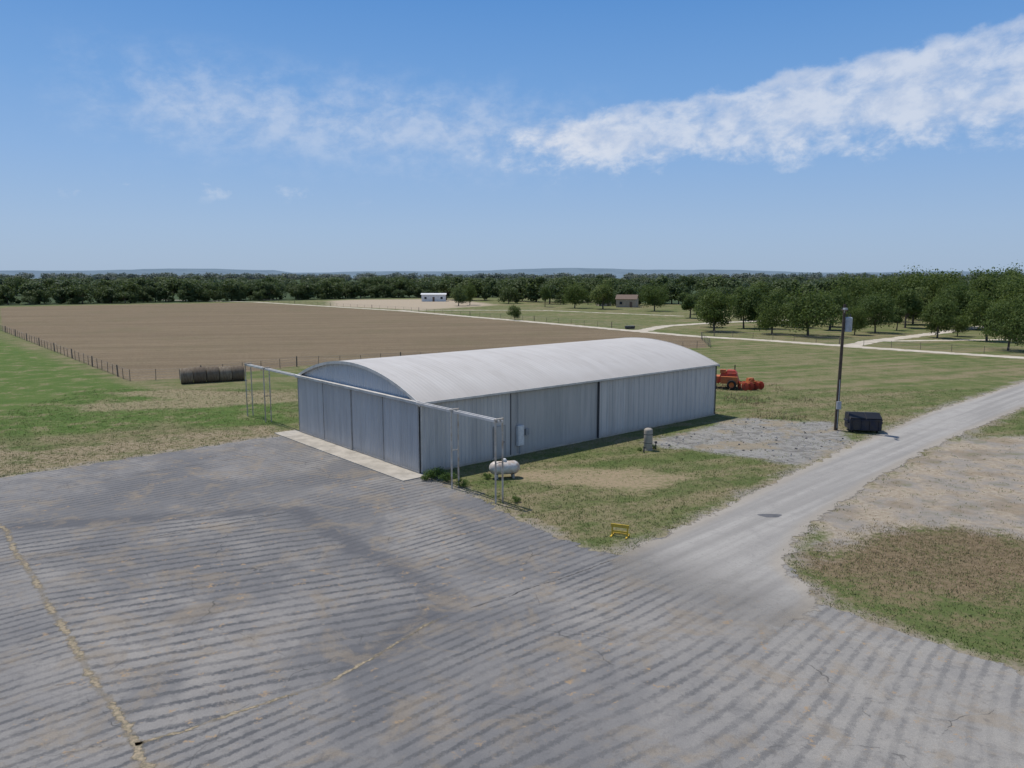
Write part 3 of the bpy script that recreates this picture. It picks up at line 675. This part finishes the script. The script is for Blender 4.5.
scatter('verge_grass',5000,(-40,45),(18,68),edget,.03,.13,M_gr,5,.02,.10,4)
def brt(X,Y,r): return (sdpoly(BROWN,X,Y)>r.normal(0,1.2,X.shape))&(sdpoly(PATCHG,X,Y)>0)
scatter('brown_grass',5000,(10,35),(22,38),brt,.03,.09,M_dr,4,.014,.09,9)
def crackt(X,Y,r):
    d=dline([(-33,43.5),(-24.1,34.6),(-9.72,18.08),(-5.45,21),(-2.3,25.6)],X,Y); return (d<.10)&(r.random(X.shape)<.5+.5*np.sin(X*2.1+np.cos(Y*1.3)))
scatter('joint_weeds',500,(-33,5),(12,43),crackt,.02,.08,M_dr,6,.012,.06,5)
LW=leafmat('weed_leaf',(.07,.13,.03),(.12,.19,.05),.3)
wm=tree_mesh('weed_mesh',5,1.0,1.4,12,900,.11,LW,.0)
for x,y,h in [(-4.5,43.9,.85),(-3.7,43.2,.7),(-5.0,43.6,.5),(-2.9,42.2,.55),(.2,39.2,.4),(-1.5,43.9,.4),(9.9,51.9,.35),(8.8,51.2,.25)]:
    o=bpy.data.objects.new('weed_bush',wm); COL.objects.link(o); o.location=(x,y,0); o.scale=(h,h,h); o.rotation_euler=(0,0,random.uniform(0,6))
def lott(X,Y,r): return (sdpoly(HPOLY,X,Y)<-.2)&(r.random(X.shape)<.5)&(np.sin(X*.9)+np.sin(Y*.7+1)+r.normal(0,.5,X.shape)>.6)
scatter('dry_weeds',450,(18,29),(62,84),lott,.1,.35,M_dr,5,.03,.2,8)
bb=B(); r=np.random.default_rng(3)
for i in range(220):
    x,y=r.uniform(10,26),r.uniform(47,63)
    if sdpoly(GRAVEL,np.array([x]),np.array([y]))[0]<0.2: continue
    s=r.uniform(.04,.13); bb.box((x,y,s*.3),(s*1.4,s,s*.7),int(r.random()<.4),Matrix.Rotation(r.uniform(0,3),3,'Z'),(.6,.7))
bb.obj('gravel_stones',[simple('stone',(.36,.35,.33),.9),simple('stone_dark',(.12,.115,.11),.9)])

# ------------------------------------------------------------ light & sky
EL=math.radians(66); az=Vector((-.75,.66,0)).normalized()
sd=Vector((az.x*math.cos(EL),az.y*math.cos(EL),math.sin(EL)))
lt=bpy.data.lights.new('sun','SUN'); lt.energy=4.0; lt.angle=math.radians(.6); lt.color=(1,.95,.88)
lo=bpy.data.objects.new('sun',lt); COL.objects.link(lo); lo.rotation_euler=sd.to_track_quat('Z','Y').to_euler(); lo.location=(0,0,80)
w=bpy.data.worlds.new('World'); sc.world=w; w.use_nodes=True; g=G(w.node_tree)
bg=w.node_tree.nodes['Background']
sky=g.n('ShaderNodeTexSky',sky_type='NISHITA',sun_disc=False,sun_elevation=EL,sun_rotation=math.atan2(az.x,az.y)%(2*math.pi),air_density=1.0,dust_density=1.0,ozone_density=2.0,altitude=200)
d=g.n('ShaderNodeTexCoord').outputs['Generated']; x,y,z=g.sep(d)
azn=g.m('ARCTAN2',x,y); el=g.m('ARCSINE',z)
cv=g.n('ShaderNodeCombineXYZ'); g.put(cv.inputs[0],azn); g.put(cv.inputs[1],el)
rp=g.n('ShaderNodeValToRGB'); g.put(rp.inputs[0],g.m('DIVIDE',el,1.0,clamp=True)); cr=rp.color_ramp
st_=[(0,(.345,.465,.635)),(.06,(.31,.45,.67)),(.14,(.23,.40,.69)),(.22,(.155,.34,.67)),(.33,(.085,.26,.61)),(.6,(.075,.20,.48)),(1,(.07,.165,.40))]
while len(cr.elements)<len(st_): cr.elements.new(.5)
for e,(ps,co_) in zip(cr.elements,st_): e.position=ps; e.color=(*co_,1)
grad=g.n('ShaderNodeVectorMath',operation='SCALE'); g.put(grad.inputs[0],rp.outputs[0]); grad.inputs['Scale'].default_value=9.0
base=g.mix(g.ss(el,.9,1.5,.88,.2),sky.outputs[0],grad.outputs[0])
big=g.noise(g.mapv(cv.outputs[0],(9,20,1),(0,0,-.12),(.3,.2,0)),1,9,.62,.3)
fine=g.noise(g.mapv(cv.outputs[0],(40,64,1),(0,0,-.1)),1,8,.7,.3)
puff=g.noise(g.mapv(cv.outputs[0],(24,34,1),(0,0,-.1)),1,6,.6,.2)
nz=g.m('ADD',g.m('MULTIPLY',big,.40),g.m('ADD',g.m('MULTIPLY',fine,.25),g.m('MULTIPLY',puff,.35)))
off=g.m('SUBTRACT',el,g.m('ADD',.163,g.m('MULTIPLY',azn,.030)))
off=g.m('ADD',off,g.m('MULTIPLY',g.m('SUBTRACT',puff,.5),.05))
top=g.ss(off,g.m('ADD',.032,g.m('MULTIPLY',azn,.115)),g.m('ADD',.012,g.m('MULTIPLY',azn,.105)))
bot=g.ss(off,-.065,.004)
lat=g.ss(azn,-.12,.10)
f1=g.m('MULTIPLY',g.m('MULTIPLY',top,bot),lat)
cl=g.m('MULTIPLY',g.ss(g.m('ADD',nz,g.m('MULTIPLY',f1,.32)),.58,.88),g.ss(f1,0,.22))
off2=g.m('ABSOLUTE',g.m('SUBTRACT',el,g.m('SUBTRACT',.175,g.m('MULTIPLY',azn,.05)))); f2=g.m('MULTIPLY',g.ss(off2,.09,.0),g.m('MULTIPLY',g.ss(azn,-.60,-.36),g.ss(azn,.20,-.06)))
wi=g.m('MULTIPLY',g.ss(g.m('ADD',nz,g.m('MULTIPLY',f2,.1)),.44,.70),f2)
off3=g.m('ABSOLUTE',g.m('SUBTRACT',el,.10)); wi3=g.m('MULTIPLY',g.ss(off3,.02,.0),g.m('MULTIPLY',g.ss(puff,.55,.72),g.ss(azn,-.1,-.3)))
fac=g.m('ADD',g.m('ADD',g.m('MULTIPLY',cl,.80),g.m('MULTIPLY',wi,.48)),g.m('MULTIPLY',wi3,.35),clamp=True)
shade=g.ss(puff,.40,.62)
c=g.mix(fac,base,g.mix(shade,(4.9,5.5,6.7),(6.0,6.4,7.2)))
g.put(bg.inputs['Color'],c); bg.inputs['Strength'].default_value=.115
# ------------------------------------------------------------ camera
cd=bpy.data.cameras.new('camera'); co=bpy.data.objects.new('camera',cd); COL.objects.link(co)
co.location=(0,0,12); co.rotation_euler=(math.radians(90-8.16),0,0); cd.sensor_width=36; cd.lens=26.72; cd.clip_end=20000
sc.camera=co
